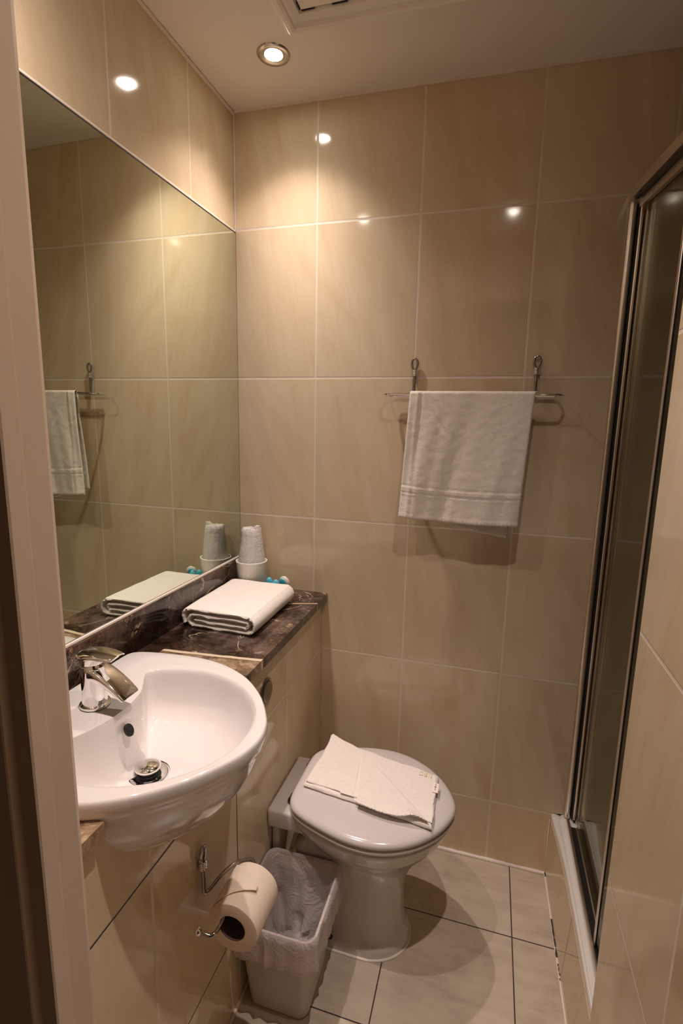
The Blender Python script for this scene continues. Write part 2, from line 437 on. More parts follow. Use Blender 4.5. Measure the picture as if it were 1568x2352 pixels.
# ================================================================== marble top with upstand
BX, BY = .232, -.8225                  # drain centre of the basin
half = [(.037, 0), (.037, .10), (.037, .185), (.046, .207), (.075, .2185), (.116, .2255), (.16, .2295), (.204, .2300), (.25, .2235), (.291, .2095), (.33, .189), (.362, .165),
        (.395, .132), (.42, .099), (.444, .058), (.454, .030), (.458, 0)]
full = [(x, BY + y) for x, y in half] + [(x, BY - y) for x, y in half[-2:0:-1]]
def polar(outline, cx, cy_, n):
    res = []
    N = len(outline)
    for k in range(n):
        a = 2 * PI * k / n; d = (math.cos(a), math.sin(a)); best = None
        for i in range(N):
            p, q = outline[i], outline[(i + 1) % N]
            ex, ey = q[0] - p[0], q[1] - p[1]
            den = d[0] * ey - d[1] * ex
            if abs(den) < 1e-12: continue
            t = ((p[0] - cx) * ey - (p[1] - cy_) * ex) / den
            s = ((p[0] - cx) * d[1] - (p[1] - cy_) * d[0]) / den
            if t > 0 and -1e-9 <= s <= 1 + 1e-9 and (best is None or t > best): best = t
        res.append((d[0] * best, d[1] * best))
    return res
def smooth_outline(pts, per=6):
    return [(p.x, p.y) for p in catmull([(a, b, 0) for a, b in pts], per, closed=True)]
NB = 144
outer = polar(smooth_outline(full), BX, BY, NB)
ihalf = [(.182, 0), (.179, .035), (.169, .072), (.150, .102), (.134, .124), (.133, .140), (.146, .155), (.178, .168), (.215, .177), (.254, .179), (.30, .169), (.345, .148), (.380, .119), (.408, .084), (.424, .045), (.430, 0)]
ifull = [(x, BY + y) for x, y in ihalf] + [(x, BY - y) for x, y in ihalf[-2:0:-1]]
inner = polar(smooth_outline(ifull), BX, BY, NB)

ct = thing('marble_countertop', 'dark brown veined marble top with upstand around the basin, on the tiled boxing', 'countertop', (.15, -.5, .823))
bm = bmesh.new()
notch = [(BX + x * .975, BY + y * .975) for x, y in outer]
# keep notch points behind the front edge, ordered from far side round the back to near side
start = max((i for i in range(NB) if notch[i][0] < .312 and i < NB // 2), key=lambda i: -i)
seq = [notch[i] for i in range(NB) if notch[i][0] < .311]
seq.sort(key=lambda p: (math.atan2(p[1] - BY, p[0] - BX)) % (2 * PI))
poly = [(.008, -.0015), (.312, -.0015), (.312, seq[0][1])] + seq + [(.312, seq[-1][1]), (.312, -1.199), (.008, -1.199)]
rws = loft(bm, [[(x, y, .8235) for x, y in poly], [(x, y, .8480) for x, y in poly]], False, False)
for tri in tessellate_polygon([[Vector((x, y, 0)) for x, y in poly]]):
    for row in rws: bm.faces.new([row[i] for i in tri])
finish('worktop', bm, 'marble', ct)
boxo('upstand', 'marble', (-.0035, .0085, -1.199, -.0015, .8482, .9440), ct, bev=.0012)

# ================================================================== mirror
mr = thing('wall_mirror', 'large frameless greenish mirror on the tiled wall above the marble upstand', 'mirror', (0, -.6, .95))
boxo('mirror_glass', 'mirror', (-.0038, .0000, -1.198, -.004, .953, 1.966), mr)
boxo('mirror_edge', 'black_rubber', (-.0038, -.0003, -1.198, -.004, 1.9662, 1.9690), mr)
boxo('mirror_edge', 'black_rubber', (-.0038, -.0003, -.0038, -.0015, .953, 1.969), mr)
boxo('sealant_bead', 'white_seal', (-.0038, .0045, -1.198, -.0015, .9442, .9515), mr, bev=.0015)
boxo('sealant_bead', 'white_seal', (-.0038, .0005, -1.198, -.003, 1.9692, 1.9745), mr, bev=.001)

# ================================================================== basin
bs = thing('wash_basin', 'white glossy semi-recessed basin set in the marble top', 'basin', (BX, BY, .72))
bm = bmesh.new()
def lp(shape, s, z, cx=BX, sx=1.0): return [(cx + x * s * sx, BY + y * s, z(x, y) if callable(z) else z) for x, y in shape]
def mixs(a, b, t): return [(p[0] * (1 - t) + q[0] * t, p[1] * (1 - t) + q[1] * t) for p, q in zip(a, b)]
circ = [(.03 * math.cos(2 * PI * k / NB), .03 * math.sin(2 * PI * k / NB)) for k in range(NB)]
L = [lp(outer, .28, .690), lp(outer, .42, .695), lp(outer, .58, .712), lp(outer, .72, .742), lp(outer, .83, .776), lp(outer, .915, .812), lp(outer, .952, .836), lp(outer, .970, .8480), lp(outer, .990, .8530),
     lp(outer, 1.0, .8640), lp(outer, 1.0, .8700), lp(outer, .997, .8755), lp(outer, .988, .8790), lp(outer, .975, .8800)]
L += [lp(mixs(outer, inner, t), 1, .8800 - .0015 * t) for t in (.35, .7, .92)]
L += [lp(inner, 1.0, .8775), lp(inner, .985, .8745), lp(inner, .970, .8690), lp(inner, .955, .858), lp(inner, .935, .842), lp(inner, .905, .824), lp(inner, .86, .808), lp(inner, .79, .793), lp(inner, .70, .782),
      lp(mixs(inner, circ, .15), .58, .773), lp(mixs(inner, circ, .35), .46, .7665), lp(mixs(inner, circ, .6), .40, .7630), lp(circ, 1.35, .7605), lp(circ, 1.0, .7595), lp(circ, .85, .755), lp(circ, .8, .735)]
loft(bm, L, True, True)
finish('basin_bowl', bm, 'porcelain', bs, smooth=True, angle=60)
# overflow hole on the wall under the tap deck
bm = bmesh.new()
lathe(bm, [(.0, .0), (.0085, .0), (.0095, .0010), (.0095, -.003)], (0, 0, 0), 28, 'x')
for v in bm.verts: v.co.z *= 1.25
bmesh.ops.transform(bm, matrix=Matrix.Translation((.1955, -.8225, .842)) @ Matrix.Rotation(math.radians(-28), 4, 'Y'), verts=bm.verts)
finish('overflow_hole', bm, 'black_rubber', bs, smooth=True)
# pop-up waste
wst = thing('basin_waste', 'chrome pop-up plug standing open in the bottom of the basin', 'plug', (BX, BY, .7600))
bm = bmesh.new(); lathe(bm, [(.0225, -.003), (.0290, .0012), (.0335, .0020), (.0345, .0006)], (BX, BY, .7610), 48, cap0=False); finish('waste_ring', bm, 'chrome', wst, smooth=True)
bm = bmesh.new(); lathe(bm, [(.016, -.004), (.0185, .003), (.0185, .0060), (.0165, .0063), (.0165, .0085), (.0190, .0090), (.0190, .0120), (.016, .0125)], (BX, BY, .7600), 40, cap0=True, cap1=True); finish('rubber_seal', bm, 'black_rubber', wst, smooth=True, angle=30)
bm = bmesh.new(); lathe(bm, [(.001, .0), (.0225, .0), (.0235, .002), (.0225, .0052), (.018, .0078), (.010, .0095), (.001, .0100)], (BX, BY, .7732), 44, cap0=True, cap1=True); finish('plug_cap', bm, 'chrome', wst, smooth=True, angle=50)

# ================================================================== tap
TX, TY, TZ = .1235, -.8225, .8795
tp = thing('basin_tap', 'chrome single-lever mixer tap with a flat curved spout on the basin', 'tap', (TX, TY, TZ))
bm = bmesh.new(); lathe(bm, [(.0200, .0), (.0255, .0), (.0270, .002), (.0265, .0055), (.0225, .0072), (.021, .0073)], (TX, TY, TZ), 48, cap0=True, cap1=True); finish('base_ring', bm, 'chrome', tp, smooth=True, angle=50)
bm = bmesh.new()
# body: round column turning into a curved flat spout
def sect(cx, cz, hw, hh, tilt, n=36, p=3.4):
    lpp = []
    for k in range(n):
        a = 2 * PI * k / n; c, s = math.cos(a), math.sin(a)
        v = math.copysign(abs(c) ** (2 / p), c) * hw; u = math.copysign(abs(s) ** (2 / p), s) * hh
        lpp.append((TX + cx - u * math.sin(tilt), TY + v, TZ + cz + u * math.cos(tilt)))
    return lpp
lathe(bm, [(.0222, .0065), (.0217, .020), (.0213, .045), (.0213, .070), (.0213, .0815), (.0208, .0825)], (TX, TY, TZ), 48, cap0=True, cap1=True)
path = [(.000, .0690, .0200, .0130, 0.0), (.010, .0680, .0222, .0135, -.12), (.020, .0655, .0228, .0125, -.24), (.032, .0610, .0230, .0105, -.36),
        (.044, .0550, .0230, .0085, -.48), (.056, .0478, .0230, .0068, -.58), (.067, .0400, .0230, .0056, -.66), (.076, .0325, .0228, .0048, -.72), (.0785, .0302, .0212, .0036, -.74)]
loft(bm, [sect(a, b_, c_, d_, t_) for a, b_, c_, d_, t_ in path])
finish('spout', bm, 'chrome', tp, smooth=True, angle=45)
bm = bmesh.new(); lathe(bm, [(.0175, .0820), (.0175, .0850), (.0212, .0856), (.0214, .0870), (.0214, .0985)], (TX, TY, TZ), 40, cap0=True, cap1=True); finish('lever_neck', bm, 'chrome', tp, smooth=True, angle=40)
bm = bmesh.new()
# lever: leaf-shaped plate, thick at the back, thin at the front, gently rising
stations = [(-.0230, .0100, .0990, .0020), (-.0215, .0160, .1000, .0045), (-.013, .0212, .1025, .0060), (.002, .0238, .1052, .0058), (.020, .0240, .1068, .0046), (.036, .0228, .1068, .0034), (.052, .0205, .1060, .0024), (.0590, .0185, .1054, .0016)]
loft(bm, [[(TX + sx_ + .003 * (abs(v) ** 3) * (-1 if sx_ > .05 else 0), TY + v * hw_, TZ + zc_ + hh_ * w_ - .0045 * v * v) for v, w_ in
           ((-1, -.2), (-.96, .5), (-.8, .8), (-.5, .95), (0, 1.0), (.5, .95), (.8, .8), (.96, .5), (1, -.2), (.92, -.8), (.5, -1), (0, -1), (-.5, -1), (-.92, -.8))] for sx_, hw_, zc_, hh_ in stations])
finish('lever', bm, 'chrome', tp, smooth=True, angle=50)

# ================================================================== WC
WY = -.330
wc = thing('toilet', 'white toilet with closed lid standing against the tiled boxing', 'toilet', (.5, WY, 0))
def dshape(xb, xf, hw, z, n=56, p=2.0, cornr=.0, yc=WY):
    """D outline: rounded front, straight sides to the back"""
    pts = []
    xm = xf - hw * 1.18 if xf - hw * 1.18 > xb + .01 else xb + .01
    for k in range(n + 1):
        a = -PI / 2 + PI * k / n
        pts.append((xm + (xf - xm) * abs(math.cos(a)) ** (2 / p), yc + hw * math.copysign(abs(math.sin(a)) ** (2 / p), math.sin(a)), z))
    nb = 10
    back = [(xm + (xb + cornr - xm) * t / 5, yc + hw, z) for t in range(1, 6)]
    side = [(xm + (xb + cornr - xm) * t / 5, yc - hw, z) for t in range(5, 0, -1)]
    corner1 = [(xb + cornr * (1 - math.sin(t * PI / 8)), yc + hw - cornr * (1 - math.cos(t * PI / 8)), z) for t in range(1, 5)]
    corner2 = [(xb + cornr * (1 - math.cos(t * PI / 8)), yc - hw + cornr * (1 - math.sin(t * PI / 8)), z) for t in range(0, 4)]
    return pts + back + corner1 + corner2 + side
EGG = [(.347, .0), (.347, .05), (.3485, .080), (.353, .100), (.3625, .118), (.376, .131), (.395, .1415), (.42, .152), (.45, .1625), (.48, .1715), (.513, .1795), (.545, .183), (.575, .1830), (.6075, .1780), (.635, .1695), (.663, .156), (.69, .138), (.715, .115), (.737, .089), (.755, .058), (.767, .028), (.7715, .0)]
def egg(ins, z, xs=1.0, ws=1.0, xc=.56):
    pts = [Vector((x, h, 0)) for x, h in EGG] + [Vector((x, -h, 0)) for x, h in EGG[-2:0:-1]]
    N = len(pts); out = []
    for i, p in enumerate(pts):
        t = (pts[(i + 1) % N] - pts[i - 1]).normalized(); n_ = Vector((t.y, -t.x, 0))
        q = p + n_ * ins * (1 if n_.dot(Vector((xc, 0, 0)) - p) > 0 else -1)
        out.append((xc + (q.x - xc) * xs, WY + q.y * ws, z))
    return [tuple(v) for v in catmull(out, 3, closed=True)]
def rs(loop): return [(.53 + x, WY + y, loop[0][2]) for x, y in polar([(p[0], p[1]) for p in loop], .53, WY, 112)]
bm = bmesh.new()
loft(bm, [rs(l_) for l_ in (dshape(.36, .668, .098, 0.0, cornr=.02), dshape(.36, .668, .098, .022, cornr=.02), dshape(.362, .664, .094, .032, cornr=.02), dshape(.364, .652, .080, .050, cornr=.02), dshape(.365, .648, .076, .10, cornr=.02),
          dshape(.365, .648, .074, .17, cornr=.02), dshape(.362, .653, .075, .205, cornr=.02), dshape(.358, .668, .080, .240, cornr=.02), dshape(.354, .690, .092, .275, cornr=.03), egg(.048, .310), egg(.026, .342),
          egg(.013, .372), egg(.008, .386), egg(.008, .390), egg(.012, .396))])
finish('pan', bm, 'porcelain_wc', wc, smooth=True, angle=60)
bm = bmesh.new()
box(bm, .296, .40, WY - .120, WY + .112, .350, .402, .008, 3)
box(bm, .2965, .318, WY - .090, WY + .104, .16, .360, .006, 3)
finish('rear_shelf', bm, 'porcelain_wc', wc, smooth=True, angle=50)
bm = bmesh.new()
loft(bm, [egg(.006, .3985), egg(.0025, .4005), egg(.002, .4060), egg(.005, .4105)])
finish('seat_ring', bm, 'seat_plastic', wc, smooth=True, angle=60)
bm = bmesh.new()
loft(bm, [egg(.007, .4130), egg(.0015, .4160), egg(0, .4210), egg(.001, .4260), egg(.006, .4308), egg(.014, .4335), egg(.014, .4350, .88, .88), egg(.014, .4358, .70, .70)])
finish('lid', bm, 'seat_plastic', wc, smooth=True, angle=60)
for s in (-1, 1):
    bm = bmesh.new(); tube(bm, [(.347, WY + s * .072 - .014, .4115), (.347, WY + s * .072 + .014, .4115)], .0062, 16)
    lathe(bm, [(.010, 0), (.010, .0055)], (.347, WY + s * .072, .4022), 20, cap0=True, cap1=True)
    finish('hinge', bm, 'black_rubber', wc, smooth=True)
# floor fixing cap and small printed mark on the side of the foot
bm = bmesh.new(); ball(bm, (.470, WY - .0985, .040), .006, 8); finish('fixing_cap', bm, 'black_rubber', wc, smooth=True)
tx = bpy.data.curves.new('CE_mark', 'FONT'); tx.body = 'CE'; tx.size = .013; tx.extrude = .0002
to = bpy.data.objects.new('text', tx); tm = bpy.data.meshes.new_from_object(to); bpy.data.objects.remove(to)
bm = bmesh.new(); bm.from_mesh(tm); bmesh.ops.transform(bm, matrix=Matrix.Translation((.475, WY - .0764, .150)) @ Matrix.Rotation(PI / 2, 4, 'X'), verts=bm.verts)
finish('printed_mark', bm, 'grey_ink', wc)
# base bead of sealant
bm = bmesh.new(); base = dshape(.36, .670, .100, .002, cornr=.02); tube(bm, base, .0035, 8, closed=True); finish('base_sealant', bm, 'white_seal', wc, smooth=True)

# flush button in the boxing
fb = thing('flush_button', 'round grey metal flush button set in the tiled boxing behind the basin', 'flush button', (.295, -.445, .735))
bm = bmesh.new(); lathe(bm, [(.034, .0), (.034, .003), (.030, .0055), (.0285, .0045)], (.2942, -.448, .735), 40, 'x', cap0=True, cap1=True); finish('button_ring', bm, 'button_steel', fb, smooth=True)
bm = bmesh.new(); lathe(bm, [(.027, .0048), (.027, .007), (.020, .0085), (.001, .0090)], (.2942, -.448, .735), 36, 'x', cap0=True, cap1=True); finish('button_plate', bm, 'button_steel', fb, smooth=True)

# ================================================================== cloth helpers
def slab(corners, z0, th, nu=40, nv=30, rnd=.006, wav=.0012, seed=0, wobble=.0015, z_fn=None, rag=0.0, rag_edges='uv'):
    """soft closed slab over a quad of xy corners (u from c0 to c1, v from c0 to c3)"""
    bm = bmesh.new(); top = []; bot = []
    c = [Vector((*p, 0)) for p in corners]
    for j in range(nv + 1):
        rt = []; rb = []
        for i in range(nu + 1):
            u, v = i / nu, j / nv
            # crowd samples near the edges
            u = .5 - .5 * math.cos(PI * u); v = .5 - .5 * math.cos(PI * v)
            p = (c[0] * (1 - u) + c[1] * u) * (1 - v) + (c[3] * (1 - u) + c[2] * u) * v
            lu = (c[1] - c[0]).length; lv = (c[3] - c[0]).length
            d = min(u * lu, (1 - u) * lu, v * lv, (1 - v) * lv)
            k = min(1.0, d / rnd); e = math.sqrt(max(0, 1 - (1 - k) ** 2))
            px = p.x + wobble * nz(p.x + seed, p.y, seed, 22); py = p.y + wobble * nz(p.x, p.y + seed, seed + 9, 22)
            if rag:
                q = rag * nz(p.x * 1.0, p.y * 1.0, seed, 260)
                if v < .02 or v > .98: py += q
                if u < .02 or u > .98: px += q
            zz = z0 + (z_fn(u, v) if z_fn else 0)
            wv = wav * nz(p.x, p.y, seed + 4, 18)
            rt.append(bm.verts.new((px, py, zz + th * (.5 + .5 * e) + wv * e)))
            rb.append(bm.verts.new((px, py, zz + th * (.5 - .5 * e))))
        top.append(rt); bot.append(rb)
    for j in range(nv):
        for i in range(nu):
            bm.faces.new((top[j][i], top[j][i + 1], top[j + 1][i + 1], top[j + 1][i]))
            bm.faces.new((bot[j][i], bot[j + 1][i], bot[j + 1][i + 1], bot[j][i + 1]))
    for i in range(nu):
        bm.faces.new((top[0][i], bot[0][i], bot[0][i + 1], top[0][i + 1])); bm.faces.new((top[nv][i], top[nv][i + 1], bot[nv][i + 1], bot[nv][i]))
    for j in range(nv):
        bm.faces.new((top[j][0], top[j + 1][0], bot[j + 1][0], bot[j][0])); bm.faces.new((top[j][nu], bot[j][nu], bot[j + 1][nu], top[j + 1][nu]))
    return bm

# ---- small towel on the toilet lid
LZ = .4362
lt = thing('lid_towel', 'white hand towel folded with a turned-back corner on the closed toilet lid', 'towel', (.55, -.31, LZ))
def lift(u, v):   # far left corner stands up a little
    return .020 * max(0, 1 - u * 3.2) ** 1.5 * max(0, (v - .55) / .45) ** 1.3
bm = slab([(.372, -.383), (.720, -.432), (.716, -.245), (.388, -.178)], LZ, .0120, 60, 36, .0062, .0022, 1, .004, lift)
finish('lower_fold', bm, 'towel', lt, smooth=True, angle=80)
bm = slab([(.378, -.377), (.7205, -.425), (.713, -.250), (.391, -.182)], LZ + .0122, .0050, 60, 36, .003, .0022, 5, .004, lift, rag=.0014)
finish('middle_fold', bm, 'towel_flat', lt, smooth=True, angle=80)
# turned-back flap: its free hem lies on the near side, its fold line runs diagonally
bm = bmesh.new(); rows = []
A0, A1 = Vector((.502, -.224, 0)), Vector((.7135, -.430, 0))      # diagonal fold, back to front
B0, B1 = Vector((.4985, -.224, 0)), Vector((.5290, -.420, 0))      # left end of flap
nu, nv = 56, 40
for sgn in (0, 1):
    rr = []
    for j in range(nv + 1):
        v = j / nv
        a = A0.lerp(A1, v); b_ = B0.lerp(B1, v)
        row = []
        for i in range(nu + 1):
            u = i / nu; p = b_.lerp(a, u)
            if v > .9: p = p + Vector((0, -.010 * math.sin(PI * min(1, u * 1.15)) * (v - .9) / .1, 0))
            edge = min(v, 1 - v, u) * 3 if True else 0
            z = LZ + .0176 + .0018 + .0012 * nz(p.x, p.y, 2, 25)
            if u > .93: z -= .0015 * (u - .93) / .07
            if v > .84: z += .0090 * math.exp(-((u - .78) / .13) ** 2) * ((v - .84) / .16) ** 1.4 + .0006 * math.sin(u * 120) * (v - .84) / .16
            row.append(bm.verts.new((p.x, p.y + (.0008 * math.sin(u * 170) if j == nv else 0), z + (.0030 if sgn else 0))))
        rr.append(row)
    rows.append(rr)
for sgn in (0, 1):
    for j in range(nv):
        for i in range(nu):
            q = rows[sgn]; bm.faces.new((q[j][i], q[j][i + 1], q[j + 1][i + 1], q[j + 1][i]))
b0, t0 = rows
for i in range(nu):
    for j in (0, nv): bm.faces.new((b0[j][i], b0[j][i + 1], t0[j][i + 1], t0[j][i]))
for j in range(nv):
    for i in (0, nu): bm.faces.new((b0[j][i], b0[j + 1][i], t0[j + 1][i], t0[j][i]))
finish('turned_flap', bm, 'towel_flat', lt, smooth=True, angle=80)
# woven bands across the left half (flat strips of weave)
bm = slab([(.478, -.395), (.516, -.400), (.494, -.212), (.470, -.207)], LZ + .0168, .0018, 12, 40, .002, .0012, 8, .001)
o = finish('woven_band', bm, 'towel_flat', lt, smooth=True, angle=80)
# sewn tag and faint print
tg = boxo('sewn_tag', 'tag', (.7085, .7230, -.322, -.286, LZ + .0180, LZ + .0193), lt); tg['label'] = 'small white sewn tag with brown print'
bm = bmesh.new()
for k, (yy, hh) in enumerate(((-.292, .0022), (-.2965, .0016), (-.302, .0034), (-.308, .0018), (-.3125, .0016))):
    box(bm, .7135 - (.001 if k == 2 else 0), .7165 + (.001 if k == 2 else 0), yy - hh / 2, yy + hh / 2, LZ + .0194, LZ + .0197)
finish('tag_print', bm, 'tag_ink', tg)
bm = bmesh.new()
for k, (x0, x1, y0, y1) in enumerate(((.668, .669, -.262, -.248), (.668, .676, -.249, -.248), (.668, .676, -.262, -.261), (.675, .676, -.262, -.248), (.680, .688, -.263, -.249), (.692, .693, -.264, -.250), (.697, .701, -.265, -.251))):
    box(bm, x0, x1, y0 - .004, y1 - .004, LZ + .0170, LZ + .0192)
o = finish('faint_print', bm, 'print_ink', lt)

# ---- folded towel on the marble top: one strip of cloth rolled in flat layers
ft = thing('folded_towel', 'thick white towel folded flat on the marble top beside the mirror', 'towel', (.12, -.23, .848))
def stripbm(path, y0, y1, th, ny=34, seed=0, xshift=None, ragged=.0025):
    P = catmull([(a, 0, b) for a, b in path], 6); n = len(P); bm = bmesh.new(); rows = []
    for j in range(ny + 1):
        v = j / ny; row = []
        for side in (1, -1):
            idx = range(n) if side == 1 else range(n - 1, -1, -1)
            for i in idx:
                p = P[i]; a = P[max(0, i - 1)]; b_ = P[min(n - 1, i + 1)]
                t = (b_ - a).normalized(); nn = Vector((-t.z, 0, t.x))
                q = p + nn * th / 2 * side
                y = y0 + (y1 - y0) * v
                if j in (0, ny): y += ragged * nz(i * .33, side, seed + j, 1) * (1 if j == 0 else -1); q = p + nn * th * .30 * side
                if j in (1,): y -= 0
                wob = .0012 * nz(q.x, y, seed, 30)
                yx = xshift(v) if xshift else 0
                row.append((q.x + yx + wob, y - .035 * (q.x) * (1 - v), max(.8484, .8480 + q.z + .0010 * nz(q.x, y, seed + 7, 22) * (1 if q.z > .02 else 0))))
        rows.append(row)
    rws = loft(bm, rows, False, False)
    h = len(P)
    for row in (rws[0], rws[-1]):          # flat cloth ends: quads between the two sides of the strip
        for i in range(h - 1): bm.faces.new((row[i], row[i + 1], row[2 * h - 2 - i], row[2 * h - 1 - i]))
    return bm
path = [(.050, .0190), (.12, .0185), (.200, .0190), (.2095, .0235), (.2105, .0300), (.201, .0345), (.12, .0335), (.055, .0345), (.040, .0335), (.032, .0250), (.030, .0140), (.040, .0060), (.06, .0050), (.13, .0050), (.205, .0050),
        (.222, .0075), (.2305, .0200), (.2300, .0340), (.220, .0460), (.205, .0495), (.12, .0490), (.045, .0495), (.026, .0475), (.0165, .0400), (.0150, .0280), (.0175, .0150), (.0215, .0090)]
bm = stripbm(path, -.385, -.1085, .0083, 40, 3, lambda v: .006 - .003 * v)
finish('towel_layers', bm, 'towel', ft, smooth=True, angle=80)

# ================================================================== cups and soaps
cp = thing('paper_cup', 'white upright cup in the corner of the marble top holding a wrapped cup', 'cup', (.066, -.0555, .8482))
bm = bmesh.new(); lathe(bm, [(.001, .002), (.036, .002), (.043, .0), (.044, .0), (.0492, .0985), (.0510, .1000), (.0510, .1030), (.0485, .1035), (.0470, .1005), (.0430, .006), (.001, .006)], (.066, -.0555, .8482), 56, cap0=True, cap1=True)
finish('cup_body', bm, 'cup', cp, smooth=True, angle=50)
c2 = thing('wrapped_cup', 'upside-down cup in crinkled clear wrap standing in the white cup', 'cup', (.0665, -.0555, .93))
bm = bmesh.new(); lathe(bm, [(.040, .0), (.0405, .002), (.036, .05), (.0290, .110), (.0275, .1135), (.001, .1140)], (.0665, -.0555, .940), 48); finish('cup_body', bm, 'cup_clear', c2, smooth=True, angle=50)
bm = bmesh.new(); prof_ = [(.0425, -.002), (.0430, .010), (.0415, .025), (.0400, .04), (.0380, .055), (.0362, .07), (.0342, .085), (.0325, .10), (.0312, .112), (.0290, .1190), (.020, .1200), (.008, .1185), (.001, .118)]
rw = lathe(bm, prof_, (.0665, -.0555, .940), 64)
for j, row in enumerate(rw):
    for k, v in enumerate(row):
        a = 2 * PI * k / 64; d = Vector((math.cos(a), math.sin(a), 0)); am = .0022 if j < 9 else .004
        v.co += d * am * nz(math.cos(a) * 3, math.sin(a) * 3, j * .6, 1.6)
        if j >= 8: v.co.z += .0070 * nz(math.cos(a) * 1.6, math.sin(a) * 1.6, 5.0, 1.7) + (.009 if (k in (58, 59, 60, 61, 62, 63, 0, 1) and j in (9, 10)) else 0)
finish('plastic_wrap', bm, 'cup_wrap', c2, smooth=True, angle=25)

def pill(bm, c, rx, ry, rz, rot=0, tilt=0, n=20):
    m_ = Matrix.Translation(c) @ Matrix.Rotation(rot, 4, 'Z') @ Matrix.Rotation(tilt, 4, 'X') @ Matrix.Diagonal((rx, ry, rz, 1))
    bmesh.ops.create_uvsphere(bm, u_segments=n * 2, v_segments=n, radius=1.0, matrix=m_)
bm = bmesh.new(); pill(bm, (.1985, -.058, .8560 + .0055), .0115, .010, .0130, .2, 0)
tag(finish('soap', bm, 'cream_soap', smooth=True), 'small round cream soap beside the blue and white packets on the marble top', 'soap')
for k, (x, y, z, rx, ry, rz, rot, ti, mt_, lab) in enumerate((
        (.1290, -.055, .866, .0125, .011, .0240, .1, .2, 'blue_wrap', 'small blue packet nearest the cups behind the folded towel'),
        (.1535, -.060, .864, .0125, .011, .0215, .35, .1, 'blue_wrap', 'middle small blue packet behind the folded towel'),
        (.1740, -.034, .870, .0190, .010, .0225, -.2, .25, 'clear_wrap', 'round white packet with a blue face leaning behind the folded towel'))):
    t = thing('toiletry_packet', lab, 'toiletry', (x, y, .8482), 'toiletry packets on the marble top')
    bm = bmesh.new(); pill(bm, (x, y, z + .0105 if rz > .021 else z + .010), rx, ry, rz, rot, ti)
    for v in bm.verts:
        if v.co.z < .8486: v.co.z = .8486
        v.co += Vector((1, 1, 1)) * .0008 * nz(v.co.x, v.co.y, v.co.z, 150)
    finish('packet', bm, mt_, t, smooth=True)
    if k == 2:
        bm = bmesh.new(); pill(bm, (x - .004, y - .0075, z + .0100), rx * .70, ry * .45, rz * .72, rot, ti); finish('face_label', bm, 'blue_wrap', t, smooth=True)

# ================================================================== towel rail and towel
rl = thing('towel_rail', 'chrome wire towel rail hung on two looped hooks on the back wall', 'towel rail', (.73, -.002, 1.50))
bm = bmesh.new(); pts = []
x0, x1, yb, yf, zr = .516, .944, -.0150, -.0770, 1.4835
yc_ = (yb + yf) / 2; rr = (yb - yf) / 2
pts += [(x0 + (x1 - x0) * t / 10, yf, zr) for t in range(0, 11)]
pts += [(x1 + rr * math.sin(a * PI / 12) * .85, yc_ - rr * math.cos(a * PI / 12), zr) for a in range(1, 12)]
pts += [(x1 - (x1 - x0) * t / 10, yb, zr) for t in range(0, 11)]
pts += [(x0 - rr * math.sin(a * PI / 12) * .85, yc_ + rr * math.cos(a * PI / 12), zr) for a in range(1, 12)]
tube(bm, pts, .0037, 12, closed=True); finish('wire_hoop', bm, 'chrome', rl, smooth=True)
def hook(px, pz_top, pz_bot, parent, axis='y', yy=0.0, out=.011):
    """stem + wrapped collar + eye loop lying against a wall; axis: wall normal"""
    def T(a, b_, c_):  # a along wall, b_ out of wall, c_ up
        return (px + a, -b_, c_) if axis == 'y' else (.294 + b_, yy + a, c_)
    bm = bmesh.new()
    ez = pz_top - .016
    tube(bm, [T(.0, out, pz_bot), T(0, out, pz_bot + .02), T(0, out - .001, ez - .030)], .0042, 12)
    finish('hook_stem', bm, 'bronze_steel', parent, smooth=True)
    bm = bmesh.new()
    for k in range(4):
        zz = ez - .030 + k * .0042
        tube(bm, [T(.0062 * math.cos(2 * PI * q / 16), out - .001 + .0062 * math.sin(2 * PI * q / 16), zz) for q in range(16)], .0024, 8, closed=True)
    finish('hook_collar', bm, 'chrome', parent, smooth=True)
    bm = bmesh.new()
    eye = [T(.0005, out - .001, ez - .022), T(-.0060, out, ez - .008), T(-.0085, out, ez + .003), T(-.006, out, ez + .012), T(0, out, ez + .0155), T(.006, out, ez + .012), T(.0085, out, ez + .003), T(.0060, out, ez - .008), T(.0008, out - .001, ez - .022)]
    tube(bm, catmull(eye, 5), .0032, 10); finish('hook_eye', bm, 'bronze_steel', parent, smooth=True)
hook(.5690, 1.587, 1.4835, rl); hook(.9010, 1.589, 1.4835, rl)

